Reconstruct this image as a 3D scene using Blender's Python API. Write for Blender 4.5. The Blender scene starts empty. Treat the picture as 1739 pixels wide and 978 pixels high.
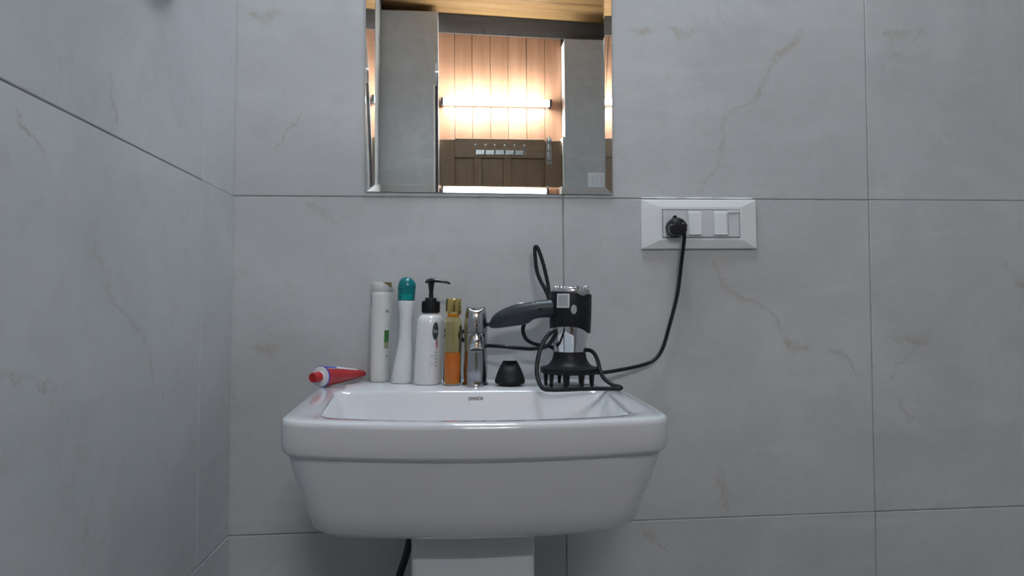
import bpy, bmesh, math, random
from mathutils import Vector, Matrix, Euler
random.seed(7)
C = bpy.context.collection
SC = bpy.context.scene
R = math.radians
PI = math.pi

# ------------------------------------------------------------------ camera, world, lights, exposure
cam_d = bpy.data.cameras.new('camera'); cam = bpy.data.objects.new('camera', cam_d); C.objects.link(cam)
cam_d.sensor_width = 36.0; cam_d.sensor_fit = 'HORIZONTAL'
cam_d.lens = 1149.72536 / 1739 * 36.0
cam_d.clip_start = 0.02
TH, PH, RO = 0.0898857, 0.0248675, -0.0078613
_f = Vector((math.sin(TH)*math.cos(PH), math.cos(TH)*math.cos(PH), math.sin(PH)))
_r = Vector((math.cos(TH), -math.sin(TH), 0)); _u = _r.cross(_f)
_r2 = math.cos(RO)*_r + math.sin(RO)*_u; _u2 = -math.sin(RO)*_r + math.cos(RO)*_u
cam.matrix_world = Matrix(((_r2.x, _u2.x, -_f.x, 0), (_r2.y, _u2.y, -_f.y, -1.24104),
                           (_r2.z, _u2.z, -_f.z, 1.00224), (0, 0, 0, 1)))
SC.camera = cam
wd = bpy.data.worlds.new('world'); SC.world = wd; wd.use_nodes = True
wd.node_tree.nodes['Background'].inputs[0].default_value = (0.55, 0.65, 0.8, 1)
wd.node_tree.nodes['Background'].inputs[1].default_value = 0.02
SC.view_settings.view_transform = 'Standard'; SC.view_settings.look = 'None'
SC.view_settings.gamma = 1.0; SC.view_settings.use_curve_mapping = False
SC.view_settings.exposure = 0.0
LAMP = 155.0          # radiance of the LED tube over the door
SKYLIGHT = 26.0       # radiance of the daylight in the skylight of the ceiling

# ------------------------------------------------------------------ materials
def newmat(name):
    m = bpy.data.materials.new(name); m.use_nodes = True
    return m, m.node_tree, m.node_tree.nodes['Principled BSDF']
def node(nt, t, **kw):
    n = nt.nodes.new(t)
    for k, v in kw.items(): setattr(n, k, v)
    return n
def mth(nt, op, a, b=None, c=None, clamp=False):
    n = nt.nodes.new('ShaderNodeMath'); n.operation = op; n.use_clamp = clamp
    for i, v in enumerate((a, b, c)):
        if v is None: continue
        if isinstance(v, (int, float)): n.inputs[i].default_value = v
        else: nt.links.new(v, n.inputs[i])
    return n.outputs[0]
def mixc(nt, f, a, b, mode='MIX'):
    n = nt.nodes.new('ShaderNodeMix'); n.data_type = 'RGBA'; n.blend_type = mode
    if isinstance(f, (int, float)): n.inputs[0].default_value = f
    else: nt.links.new(f, n.inputs[0])
    for i, v in ((6, a), (7, b)):
        if isinstance(v, tuple): n.inputs[i].default_value = (*v, 1)
        else: nt.links.new(v, n.inputs[i])
    return n.outputs[2]
def noise(nt, vec, scale, detail=4, rough=0.55, dist=0.0):
    n = node(nt, 'ShaderNodeTexNoise'); n.inputs['Scale'].default_value = scale
    n.inputs['Detail'].default_value = detail; n.inputs['Roughness'].default_value = rough
    n.inputs['Distortion'].default_value = dist
    if vec is not None: nt.links.new(vec, n.inputs['Vector'])
    return n
def mrange(nt, v, a, b, c=0.0, d=1.0, clamp=True, smooth=False):
    n = nt.nodes.new('ShaderNodeMapRange'); n.clamp = clamp
    if smooth: n.interpolation_type = 'SMOOTHSTEP'
    nt.links.new(v, n.inputs[0])
    for i, x in enumerate((a, b, c, d)): n.inputs[i+1].default_value = x
    return n.outputs[0]
def simple(name, col, rough=0.4, metal=0.0, spec=0.5, coat=0.0, var=0.06, vs=40.0, bump=0.0, bs=200.0):
    m, nt, b = newmat(name)
    tc = node(nt, 'ShaderNodeTexCoord')
    n = noise(nt, tc.outputs['Object'], vs)
    f = mrange(nt, n.outputs[0], 0.3, 0.7)
    lo = tuple(max(0, c*(1-var)) for c in col); hi = tuple(min(1, c*(1+var)) for c in col)
    nt.links.new(mixc(nt, f, lo, hi), b.inputs['Base Color'])
    b.inputs['Roughness'].default_value = rough; b.inputs['Metallic'].default_value = metal
    b.inputs['Specular IOR Level'].default_value = spec; b.inputs['Coat Weight'].default_value = coat
    if bump > 0:
        n2 = noise(nt, tc.outputs['Object'], bs, 3)
        bp = node(nt, 'ShaderNodeBump'); bp.inputs['Strength'].default_value = bump; bp.inputs['Distance'].default_value = 0.001
        nt.links.new(n2.outputs[0], bp.inputs['Height']); nt.links.new(bp.outputs[0], b.inputs['Normal'])
    return m

TILE = (0.590, 0.608, 0.620)
def fcurve(nt, vin, ys, lo=0.0):
    n = nt.nodes.new('ShaderNodeFloatCurve'); cu = n.mapping; cu.use_clip = False; cu.extend = 'HORIZONTAL'
    c = cu.curves[0]
    while len(c.points) > 2: c.points.remove(c.points[1])
    xs = [p[0] for p in ys]
    c.points[0].location = ys[0]; c.points[-1].location = ys[-1]
    for p in ys[1:-1]: c.points.new(*p)
    cu.update()
    nt.links.new(vin, n.inputs['Value'])
    return n.outputs[0]
def tile_mat(name, haxis='X', veins=(), TILE=TILE):
    m, nt, b = newmat(name)
    geo = node(nt, 'ShaderNodeNewGeometry')
    oi = node(nt, 'ShaderNodeObjectInfo')
    sep = node(nt, 'ShaderNodeSeparateXYZ'); nt.links.new(geo.outputs['Position'], sep.inputs[0])
    H = sep.outputs[haxis]; Z = sep.outputs['Z']
    pos = geo.outputs['Position']
    big = noise(nt, pos, 3.2, 5, 0.6, 0.6)
    # long faint diagonal streaks of the stone print
    mp = node(nt, 'ShaderNodeMapping'); nt.links.new(pos, mp.inputs[0])
    mp.inputs['Rotation'].default_value = (R(38), R(40), 0); mp.inputs['Scale'].default_value = (2.0, 2.0, 11.0)
    st = noise(nt, mp.outputs[0], 1.6, 5, 0.6, 0.8)
    fine = noise(nt, pos, 26.0, 6, 0.65, 0.3)
    grit = noise(nt, pos, 380.0, 3, 0.6)
    c0 = mixc(nt, mrange(nt, big.outputs[0], 0.32, 0.68), tuple(c*0.87 for c in TILE), tuple(c*1.06 for c in TILE))
    c1 = mixc(nt, mth(nt, 'MULTIPLY', mrange(nt, st.outputs[0], 0.52, 0.72), 0.35), c0, tuple(c*1.16 for c in TILE))
    c2 = mixc(nt, mth(nt, 'MULTIPLY', mrange(nt, fine.outputs[0], 0.52, 0.72), 0.38), c1, (0.50, 0.487, 0.455))
    c2 = mixc(nt, mth(nt, 'MULTIPLY', mrange(nt, grit.outputs[0], 0.35, 0.65), 0.10), c2, tuple(c*0.72 for c in TILE))
    # broken hairline veins everywhere, very faint
    vn = noise(nt, pos, 5.0, 6, 0.62, 1.6)
    vv = mth(nt, 'ABSOLUTE', mth(nt, 'SUBTRACT', vn.outputs[0], 0.5))
    hair = mrange(nt, vv, 0.0, 0.012, 1.0, 0.0, smooth=True)
    hm = mrange(nt, noise(nt, pos, 4.3, 2).outputs[0], 0.56, 0.68)
    c2 = mixc(nt, mth(nt, 'MULTIPLY', mth(nt, 'MULTIPLY', hair, hm), 0.45), c2, (0.45, 0.425, 0.385))
    # the strong beige veins of this wall
    if veins:
        jit = mth(nt, 'MULTIPLY', mth(nt, 'SUBTRACT', noise(nt, pos, 34.0, 4, 0.7).outputs[0], 0.5), 0.052)
        jit2 = mth(nt, 'MULTIPLY', mth(nt, 'SUBTRACT', noise(nt, pos, 95.0, 3, 0.7).outputs[0], 0.5), 0.026)
        jit = mth(nt, 'ADD', jit, jit2)
        acc = None
        for ax, pts, ws in veins:
            main, other = (H, Z) if ax == 'x' else (Z, H)
            pr = [((p[0], p[1]) if ax == 'x' else (p[1], p[0])) + (w,) for p, w in zip(pts, ws)]
            pr.sort()
            a0, a1 = pr[0][0]-0.012, pr[-1][0]+0.012
            t = mrange(nt, main, a0, a1)
            o0 = min(p[1] for p in pr); o1 = max(max(p[1] for p in pr), o0+0.01)
            nrm = lambda p: (p[0]-a0)/(a1-a0)
            ctr = fcurve(nt, t, [(0.0, (pr[0][1]-o0)/(o1-o0))] + [(nrm(p), (p[1]-o0)/(o1-o0)) for p in pr] + [(1.0, (pr[-1][1]-o0)/(o1-o0))])
            wid = fcurve(nt, t, [(0.0, 0.0)] + [(nrm(p), p[2]*20) for p in pr] + [(1.0, 0.0)])
            d = mth(nt, 'ABSOLUTE', mth(nt, 'ADD', mth(nt, 'SUBTRACT', other, mth(nt, 'MULTIPLY_ADD', ctr, o1-o0, o0)), jit))
            w = mth(nt, 'MAXIMUM', mth(nt, 'MULTIPLY', wid, 0.05*0.8), 1e-5)
            k = mth(nt, 'SUBTRACT', 1.25, mth(nt, 'DIVIDE', d, w), clamp=True)
            acc = k if acc is None else mth(nt, 'MAXIMUM', acc, k)
        brk = mrange(nt, noise(nt, pos, 42.0, 4, 0.7).outputs[0], 0.36, 0.60, 0.12, 1.0)
        c2 = mixc(nt, mth(nt, 'MULTIPLY', mth(nt, 'MULTIPLY', acc, brk), 0.72), c2, (0.44, 0.41, 0.35))
    # each tile a hair different in tone
    tone = mth(nt, 'MULTIPLY_ADD', oi.outputs['Random'], 0.03, 0.985)
    cb = node(nt, 'ShaderNodeCombineColor')
    for i in range(3): nt.links.new(tone, cb.inputs[i])
    nt.links.new(mixc(nt, 1.0, c2, cb.outputs[0], 'MULTIPLY'), b.inputs['Base Color'])
    b.inputs['Roughness'].default_value = 0.34; b.inputs['Specular IOR Level'].default_value = 0.45
    bp = node(nt, 'ShaderNodeBump'); bp.inputs['Strength'].default_value = 0.08; bp.inputs['Distance'].default_value = 0.002
    nt.links.new(noise(nt, pos, 60.0, 4).outputs[0], bp.inputs['Height']); nt.links.new(bp.outputs[0], b.inputs['Normal'])
    return m
VEINS_BACK = [
('z',[(0.676, 1.519), (0.634, 1.483), (0.604, 1.437), (0.58, 1.388), (0.53, 1.369), (0.521, 1.339), (0.514, 1.276), (0.472, 1.214)],[0.0151, 0.0151, 0.0076, 0.0108, 0.0108, 0.0065, 0.0054, 0.0043]),
('x',[(0.496, 1.077), (0.51, 1.043), (0.538, 1.019), (0.596, 0.99), (0.621, 0.968), (0.633, 0.928), (0.677, 0.914)],[0.0108, 0.0151, 0.0097, 0.0086, 0.0086, 0.013, 0.0043]),
('x',[(0.724, 0.91), (0.759, 0.893), (0.784, 0.858)],[0.0065, 0.0086, 0.0032]),
('x',[(-0.36, 1.528), (-0.331, 1.522), (-0.298, 1.532)],[0.0043, 0.013, 0.0032]),
('x',[(0.842, 1.53), (0.875, 1.524), (0.904, 1.534)],[0.0043, 0.014, 0.0032]),
('x',[(-0.355, 0.931), (-0.325, 0.923), (-0.287, 0.932)],[0.0043, 0.014, 0.0032]),
('x',[(0.844, 0.932), (0.88, 0.925), (0.926, 0.932)],[0.0043, 0.014, 0.0032]),
('z',[(0.928, 0.938), (0.891, 0.902), (0.848, 0.857)],[0.0032, 0.0043, 0.0032]),
('z',[(0.925, 1.537), (0.887, 1.496), (0.844, 1.46)],[0.0032, 0.0043, 0.0022]),
('z',[(1.09, 1.073), (1.107, 1.05), (1.126, 1.021)],[0.0076, 0.0097, 0.0065]),
('z',[(0.867, 0.811), (0.874, 0.789), (0.88, 0.775)],[0.0054, 0.0065, 0.0043]),
('z',[(0.501, 0.687), (0.507, 0.653), (0.516, 0.616)],[0.0054, 0.0065, 0.0032]),
('x',[(-0.253, 1.188), (-0.233, 1.174), (-0.206, 1.153)],[0.0076, 0.0097, 0.0043]),
('z',[(-0.271, 1.342), (-0.295, 1.315), (-0.31, 1.288)],[0.0043, 0.0054, 0.0032]),
('x',[(0.361, 0.577), (0.378, 0.56), (0.395, 0.546)],[0.0076, 0.0097, 0.0043]),
('x',[(0.351, 1.521), (0.368, 1.516), (0.385, 1.519)],[0.006, 0.010, 0.005]),
('x',[(0.420, 1.524), (0.445, 1.514), (0.477, 1.519)],[0.006, 0.014, 0.005])]
VEINS_LEFT = [
('z',[(-0.465, 1.065), (-0.446, 1.05), (-0.439, 1.024), (-0.409, 1.001), (-0.363, 0.979), (-0.333, 0.951), (-0.312, 0.907)],[0.01, 0.0117, 0.0075, 0.0067, 0.0083, 0.0067, 0.005]),
('z',[(-0.603, 1.171), (-0.588, 1.165), (-0.564, 1.154)],[0.0067, 0.0133, 0.0067]),
('z',[(-0.441, 1.273), (-0.435, 1.246), (-0.43, 1.215)],[0.0033, 0.005, 0.0025]),
('z',[(-0.538, 0.909), (-0.531, 0.899), (-0.52, 0.891)],[0.0042, 0.0058, 0.0025]),
('x',[(-0.613, 0.943), (-0.571, 0.936), (-0.538, 0.922)],[0.0025, 0.0042, 0.0025]),
('z',[(-0.471, 0.77), (-0.467, 0.75), (-0.476, 0.738)],[0.0042, 0.0058, 0.0033])]
def wood_mat(name, dark, light, axis, scale=1.0, rough=0.5, knots=True):
    m, nt, b = newmat(name)
    geo = node(nt, 'ShaderNodeNewGeometry'); oi = node(nt, 'ShaderNodeObjectInfo')
    off = node(nt, 'ShaderNodeCombineXYZ')
    for i, k in enumerate((13.0, 7.0, 29.0)): nt.links.new(mth(nt, 'MULTIPLY', oi.outputs['Random'], k), off.inputs[i])
    va = node(nt, 'ShaderNodeVectorMath', operation='ADD')
    nt.links.new(geo.outputs['Position'], va.inputs[0]); nt.links.new(off.outputs[0], va.inputs[1])
    mp = node(nt, 'ShaderNodeMapping'); nt.links.new(va.outputs[0], mp.inputs[0])
    s = [22.0*scale]*3; s['XYZ'.index(axis)] = 1.3*scale
    mp.inputs['Scale'].default_value = s
    n = noise(nt, mp.outputs[0], 1.0, 6, 0.6, 0.7)
    f = mrange(nt, n.outputs[0], 0.3, 0.72)
    col = mixc(nt, f, dark, light)
    col = mixc(nt, mth(nt, 'MULTIPLY', oi.outputs['Random'], 0.45), col, tuple(0.6*a+0.25*b_ for a, b_ in zip(dark, light)))
    if knots:
        kn = noise(nt, va.outputs[0], 7.0, 2)
        col = mixc(nt, mth(nt, 'MULTIPLY', mrange(nt, kn.outputs[0], 0.70, 0.78), 0.7), col, tuple(c*0.35 for c in dark))
    nt.links.new(col, b.inputs['Base Color']); b.inputs['Roughness'].default_value = rough
    return m
def chrome_mat(name, col=(0.72, 0.73, 0.75), rough=0.1):
    m = simple(name, col, rough, 1.0, var=0.03, vs=60); return m
def glassy(name, col, rough, trans, ior=1.45, var=0.04):
    m = simple(name, col, rough, var=var, vs=30)
    b = m.node_tree.nodes['Principled BSDF']; b.inputs['Transmission Weight'].default_value = trans; b.inputs['IOR'].default_value = ior
    return m
def emitter(name, col, s):
    m, nt, b = newmat(name); b.inputs['Base Color'].default_value = (0.9, 0.9, 0.9, 1)
    b.inputs['Emission Color'].default_value = (*col, 1); b.inputs['Emission Strength'].default_value = s
    return m
M = dict(
    tile_back=tile_mat('tile_back', 'X', VEINS_BACK), tile_left=tile_mat('tile_left', 'Y', VEINS_LEFT), tile=tile_mat('tile_plain', 'X'), tile_floor=tile_mat('tile_floor', 'X', (), (0.20, 0.20, 0.19)),
    grout=simple('grout', (0.36, 0.365, 0.36), 0.9, var=0.25, vs=25, bump=0.4), grout_white=simple('grout_white', (0.70, 0.72, 0.73), 0.8, var=0.1, vs=60, bump=0.5),
    porcelain=simple('porcelain', (0.72, 0.735, 0.765), 0.12, coat=0.6, var=0.015, vs=8),
    plastic_white=simple('plastic_white', (0.86, 0.88, 0.895), 0.35, var=0.02, vs=30),
    plastic_switch=simple('plastic_switch', (0.72, 0.745, 0.765), 0.3, var=0.02, vs=30),
    slot=simple('slot', (0.05, 0.055, 0.06), 0.6), black=simple('black_plastic', (0.011, 0.012, 0.014), 0.45, spec=0.28, var=0.15, bump=0.1, bs=900),
    rubber=simple('rubber', (0.016, 0.018, 0.02), 0.5, var=0.15), cord=simple('cord_rubber', (0.011, 0.012, 0.015), 0.38, spec=0.3, var=0.1),
    black_gloss=simple('black_gloss', (0.012, 0.012, 0.014), 0.22, var=0.1),
    charcoal=simple('charcoal_handle', (0.030, 0.037, 0.044), 0.40, spec=0.4, var=0.1, bump=0.15, bs=1500),
    chrome=chrome_mat('chrome', (0.50, 0.51, 0.53), 0.17), chrome_bright=chrome_mat('chrome_bright', (0.80, 0.81, 0.83), 0.07), silver=chrome_mat('mirror_silver', (0.97, 0.98, 0.98), 0.0),
    steel=chrome_mat('steel', (0.34, 0.33, 0.31), 0.3), gold=chrome_mat('gold', (0.72, 0.56, 0.20), 0.14),
    bottle_cream=simple('bottle_cream', (0.72, 0.735, 0.72), 0.32, var=0.02), bottle_white=simple('bottle_white', (0.76, 0.785, 0.785), 0.28, var=0.02),
    bottle_gloss=simple('bottle_gloss', (0.78, 0.79, 0.80), 0.2, var=0.01, coat=0.3),
    teal=simple('teal_cap', (0.0, 0.185, 0.215), 0.25, var=0.08), teal_light=simple('teal_cap_window', (0.0, 0.30, 0.27), 0.25, var=0.05),
    olive=simple('olive_cap', (0.20, 0.16, 0.05), 0.35), green=simple('label_green', (0.045, 0.19, 0.045), 0.4, var=0.2, vs=300),
    tan=simple('label_tan', (0.36, 0.34, 0.22), 0.4), navy=simple('label_navy', (0.04, 0.045, 0.07), 0.4), ink=simple('ink', (0.025, 0.028, 0.03), 0.5),
    ink_soft=simple('ink_soft', (0.38, 0.39, 0.42), 0.5), oval=simple('label_oval', (0.045, 0.055, 0.055), 0.4), pink=simple('label_pink', (0.55, 0.20, 0.25), 0.4, var=0.3, vs=150),
    paper=simple('paper', (0.70, 0.72, 0.72), 0.5), button=simple('button', (0.40, 0.42, 0.44), 0.4),
    red=simple('tube_red', (0.44, 0.030, 0.035), 0.33, var=0.12, vs=25), red_cap=simple('cap_red', (0.52, 0.020, 0.025), 0.35, var=0.05),
    tube_white=simple('tube_white', (0.78, 0.79, 0.84), 0.35), tube_blue=simple('tube_blue', (0.03, 0.05, 0.42), 0.35, var=0.1),
    plank=wood_mat('plank_wood', (0.31, 0.15, 0.082), (0.45, 0.245, 0.145), 'Z', rough=0.5), door=wood_mat('door_wood', (0.20, 0.115, 0.056), (0.31, 0.19, 0.10), 'Z', rough=0.45),
    door_h=wood_mat('door_wood_rail', (0.22, 0.135, 0.075), (0.32, 0.205, 0.115), 'X', rough=0.45),
    ceiling=wood_mat('ceiling_wood', (0.17, 0.085, 0.032), (0.36, 0.215, 0.088), 'X', rough=0.4, knots=False), beam=wood_mat('beam_wood', (0.045, 0.043, 0.043), (0.14, 0.135, 0.135), 'X', rough=0.8),
    white_paint=simple('white_paint', (0.75, 0.74, 0.72), 0.5, bump=0.1), lamp=emitter('lamp_tube', (0.90, 0.955, 1.0), LAMP),
    shell=glassy('mist_shell', (0.99, 0.90, 0.62), 0.03, 1.0), liquid=glassy('mist_liquid', (1.0, 0.27, 0.0), 0.25, 0.0, 1.36),
    hose=simple('hose', (0.012, 0.013, 0.014), 0.5), pane=emitter('window_pane', (0.78, 0.89, 1.0), SKYLIGHT),
)
_m, _nt, _b = newmat('mirror_glass')
_g = node(_nt, 'ShaderNodeBsdfGlass'); _g.inputs['IOR'].default_value = 1.5; _g.inputs['Roughness'].default_value = 0.0
_g.inputs['Color'].default_value = (0.98, 0.995, 0.99, 1)
_nt.links.new(_g.outputs[0], _nt.nodes['Material Output'].inputs[0]); M['mirror_glass'] = _m

# ------------------------------------------------------------------ mesh helpers
def obj(name, bm, mat, parent=None, loc=None, rot=None, smooth=True, ang=35, bevel=0.0, seg=2):
    me = bpy.data.meshes.new(name)
    bmesh.ops.recalc_face_normals(bm, faces=bm.faces)
    bm.to_mesh(me); bm.free()
    if smooth:
        me.polygons.foreach_set('use_smooth', [True]*len(me.polygons)); me.set_sharp_from_angle(angle=R(ang))
    me.materials.append(mat)
    o = bpy.data.objects.new(name, me); C.objects.link(o)
    if parent: o.parent = parent
    if loc is not None: o.location = loc
    if rot is not None: o.rotation_euler = rot
    if bevel > 0:
        b = o.modifiers.new('bevel', 'BEVEL'); b.width = bevel; b.segments = seg; b.limit_method = 'ANGLE'; b.angle_limit = R(40)
    return o
def thing(name, label, cat, loc=(0, 0, 0), rot=(0, 0, 0), group=None):
    o = bpy.data.objects.new(name, None); C.objects.link(o); o.empty_display_size = 0.02
    o.location = loc; o.rotation_euler = rot
    return tag(o, label, cat, group)
def tag(o, label, cat, group=None):
    o['label'] = label; o['category'] = cat
    if group: o['group'] = group
    return o
def struct(o):
    o['kind'] = 'structure'; return o
def box(bm, x0, x1, y0, y1, z0, z1):
    v = [bm.verts.new((x, y, z)) for z in (z0, z1) for y in (y0, y1) for x in (x0, x1)]
    for f in ((0, 2, 3, 1), (4, 5, 7, 6), (0, 1, 5, 4), (2, 6, 7, 3), (0, 4, 6, 2), (1, 3, 7, 5)): bm.faces.new([v[i] for i in f])
def boxm(*a):
    bm = bmesh.new(); box(bm, *a); return bm
def loft(bm, rings, cap0=True, cap1=True, closed=True):
    rv = [[bm.verts.new(p) for p in r] for r in rings]
    n = len(rings[0])
    for a, b in zip(rv[:-1], rv[1:]):
        for i in range(n if closed else n-1):
            j = (i+1) % n
            bm.faces.new((a[i], a[j], b[j], b[i]))
    if cap0: bm.faces.new(list(reversed(rv[0])))
    if cap1: bm.faces.new(rv[-1])
    return rv
def ring(rx, ry, z, n=32, cx=0, cy=0, pw=2.0, yaw=0.0):
    out = []
    for i in range(n):
        t = 2*PI*i/n; c, s = math.cos(t), math.sin(t)
        x = rx*math.copysign(abs(c)**(2/pw), c); y = ry*math.copysign(abs(s)**(2/pw), s)
        out.append(Vector((cx+x*math.cos(yaw)-y*math.sin(yaw), cy+x*math.sin(yaw)+y*math.cos(yaw), z)))
    return out
def lathe(bm, prof, n=32, cap0=True, cap1=True):
    return loft(bm, [ring(max(r, 1e-5), max(r, 1e-5), z, n) for r, z in prof], cap0, cap1)
def lat(prof, n=32, cap0=True, cap1=True):
    bm = bmesh.new(); lathe(bm, prof, n, cap0, cap1); return bm
def catmull(pts, k=8):
    pts = [Vector(p) for p in pts]; out = []
    P = [2*pts[0]-pts[1]] + pts + [2*pts[-1]-pts[-2]]
    for i in range(1, len(P)-2):
        a, b, c, d = P[i-1:i+3]
        for j in range(k):
            t = j/k
            out.append(0.5*((2*b)+(c-a)*t+(2*a-5*b+4*c-d)*t*t+(3*b-a-3*c+d)*t**3))
    out.append(pts[-1]); return out
def tube(bm, path, r, n=10, flat=1.0, rfun=None):
    path = [Vector(p) for p in path]
    tg = [(path[min(i+1, len(path)-1)]-path[max(i-1, 0)]).normalized() for i in range(len(path))]
    up = Vector((0, 1, 0)) if abs(tg[0].y) < 0.9 else Vector((0, 0, 1))
    nrm = (up - tg[0]*up.dot(tg[0])).normalized(); rings = []
    for i, p in enumerate(path):
        nrm = (nrm - tg[i]*nrm.dot(tg[i])).normalized(); bn = tg[i].cross(nrm)
        rr = rfun(i/(len(path)-1)) if rfun else r
        rings.append([p + nrm*math.cos(2*PI*k/n)*rr*flat + bn*math.sin(2*PI*k/n)*rr for k in range(n)])
    loft(bm, rings)
def tub(path, r, n=10, k=8, smoothp=True, **kw):
    bm = bmesh.new(); tube(bm, catmull(path, k) if smoothp else path, r, n, **kw); return bm
def text_mesh(s, size, fn, mat, name, parent, align='CENTER', res=3, bold=0.0):
    cu = bpy.data.curves.new(name, 'FONT'); cu.body = s; cu.size = size; cu.align_x = align; cu.align_y = 'CENTER'; cu.resolution_u = res; cu.offset = bold
    o = bpy.data.objects.new(name, cu); C.objects.link(o)
    dg = bpy.context.evaluated_depsgraph_get()
    me = bpy.data.meshes.new_from_object(o.evaluated_get(dg))
    bpy.data.objects.remove(o); bpy.data.curves.remove(cu)
    for v in me.vertices: v.co = fn(v.co.x, v.co.y)
    me.materials.clear(); me.materials.append(mat)
    o = bpy.data.objects.new(name, me); C.objects.link(o); o.parent = parent
    return o
def patch(fn, u0, u1, v0, v1, nu=8, nv=4, mask=None):
    """curved label patch following a surface function fn(u, v)"""
    bm = bmesh.new(); g = [[bm.verts.new(fn(u0+(u1-u0)*i/nu, v0+(v1-v0)*j/nv)) for i in range(nu+1)] for j in range(nv+1)]
    for j in range(nv):
        for i in range(nu): bm.faces.new((g[j][i], g[j][i+1], g[j+1][i+1], g[j+1][i]))
    return bm
def disc_patch(fn, uc, vc, ru, rv, n=24):
    bm = bmesh.new(); rings = []
    for k in (0.25, 0.5, 0.75, 1.0):
        rings.append([fn(uc+ru*k*math.cos(2*PI*i/n), vc+rv*k*math.sin(2*PI*i/n)) for i in range(n)])
    loft(bm, rings, True, False); return bm

# ------------------------------------------------------------------ the room
XL, XR, YF, YP, ZC = -0.386, 1.55, -2.42, -2.51, 2.60
def tiles(parent, mat, us, vs, place, gap=0.0010, th=0.008, name='tile'):
    """rectangular tiles between the joints us x vs; place(u, v, d) gives the point at depth d under the surface"""
    for i in range(len(us)-1):
        for j in range(len(vs)-1):
            u0, u1, v0, v1 = us[i]+gap, us[i+1]-gap, vs[j]+gap, vs[j+1]-gap
            bm = bmesh.new(); e = 0.0009
            j0, j1 = random.uniform(-.0007, .0007), random.uniform(-.0007, .0007)
            rows = [[(u0, v0), (u1, v0), (u1, v1), (u0, v1)], [(u0, v0), (u1, v0), (u1, v1), (u0, v1)], [(u0+e, v0+e), (u1-e, v0+e), (u1-e, v1-e), (u0+e, v1-e)]]
            dd = [th, e, 0.0]
            tw = [random.uniform(0, 0.0008) for _ in range(4)]
            loft(bm, [[Vector(place(u+j0, v+j1, d+(tw[k] if q > 0 else 0))) for k, (u, v) in enumerate(r)] for q, (r, d) in enumerate(zip(rows, dd))])
            obj(name, bm, mat, parent, smooth=False)
ZR = [0.0, 0.6, 1.2, 1.8, 2.4]
wb = struct(obj('wall_back', boxm(XL-0.06, XR+0.06, 0.0016, 0.12, 0, 2.8), M['grout'], smooth=False))
tiles(wb, M['tile_back'], [XL-0.03, 0.2085, 0.8079, 1.408, XR+.01], ZR+[2.62], lambda u, v, d: (u, d, v))
wl_ = struct(obj('wall_left', boxm(-0.12, -0.0016, YF-0.1, 0.0, 0, 2.8), M['grout'], smooth=False))
tiles(wl_, M['tile_left'], [YF, -1.951, -1.351, -0.751, -0.1512, -0.001], ZR+[2.62], lambda u, v, d: (-d, u, v), 0.0005)
wl_.location = (XL-0.0127, 0, 0); wl_.rotation_euler = (0, R(0.69), 0)
wr = struct(obj('wall_right', boxm(XR+0.0016, XR+0.12, YF-0.1, 0.0, 0, 2.8), M['grout'], smooth=False))
tiles(wr, M['tile'], [YF, -1.8, -1.2, -0.6, -0.001], ZR+[2.55], lambda u, v, d: (XR+d, u, v))
fl = struct(obj('floor', boxm(XL-0.2, XR+0.2, YP-0.2, 0.1, -0.1, -0.003), M['grout'], smooth=False))
tiles(fl, M['tile_floor'], [XL-.01, 0.2085, 0.8079, 1.408, XR], [YP, -1.8, -1.2, -0.6, -0.001], lambda u, v, d: (u, v, -d-0.0005))
# ceiling: varnished boards running across the room, falling slightly to the right
ce = struct(obj('ceiling', boxm(-0.06, 2.15, YP-0.15, 0.1, 0.02, 0.06), M['beam'], smooth=False))
y = YP-0.10
while y < 0.0:
    w = random.uniform(0.095, 0.115)
    obj('board', boxm(-0.05, 2.1, y+0.0012, y+w-0.0012, random.uniform(-0.002, 0.0), 0.0195), M['ceiling'], ce, smooth=False, bevel=0.002)
    y += w
ce.location = (XL, 0, 2.637); ce.rotation_euler = (0, R(2.0), 0)
# skylight over the basin corner
SX0, SX1, SY0, SY1, SZ = -0.02, 0.34, -0.56, -0.14, 2.592
wn = struct(obj('window_1', boxm(SX0, SX1, SY0, SY1, SZ+0.006, SZ+0.010), M['pane'], smooth=False))
for a in ((SX0-.04, SX1+.04, SY0-.04, SY0), (SX0-.04, SX1+.04, SY1, SY1+.04), (SX0-.04, SX0, SY0, SY1), (SX1, SX1+.04, SY0, SY1)):
    obj('window_frame', boxm(*a, SZ-.012, SZ+.014), M['white_paint'], wn, smooth=False, bevel=0.002)
# front wall (seen in the mirror): tiled piers, a planked recess over the door
wf = struct(obj('wall_front', boxm(XL-0.06, XR+0.06, YP-0.16, YP-0.012, 0, 2.8), M['grout'], smooth=False))
for a in ((XL-0.06, -0.0615, 2.585), (0.628, XR+0.02, 2.455)):
    obj('pier', boxm(a[0], a[1], YP-0.012, YF-0.0016, 0, a[2]), M['white_paint'], wf, smooth=False)
tiles(wf, M['tile'], [XL-.02, -0.0615], ZR+[2.597], lambda u, v, d: (u, YF-d, v))
tiles(wf, M['tile'], [0.627, 1.2, XR+.01], ZR+[2.466], lambda u, v, d: (u, YF-d, v))
px = [-0.075, 0.026, 0.125, 0.226, 0.325, 0.428, 0.532, 0.6265]
for i in range(7):
    obj('plank', boxm(px[i]+0.0012, px[i+1]-0.0012, YP-0.011, YP+random.uniform(0, 0.0025), 1.0, 2.53), M['plank'], wf, smooth=False, bevel=0.0015, seg=1)
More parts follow.
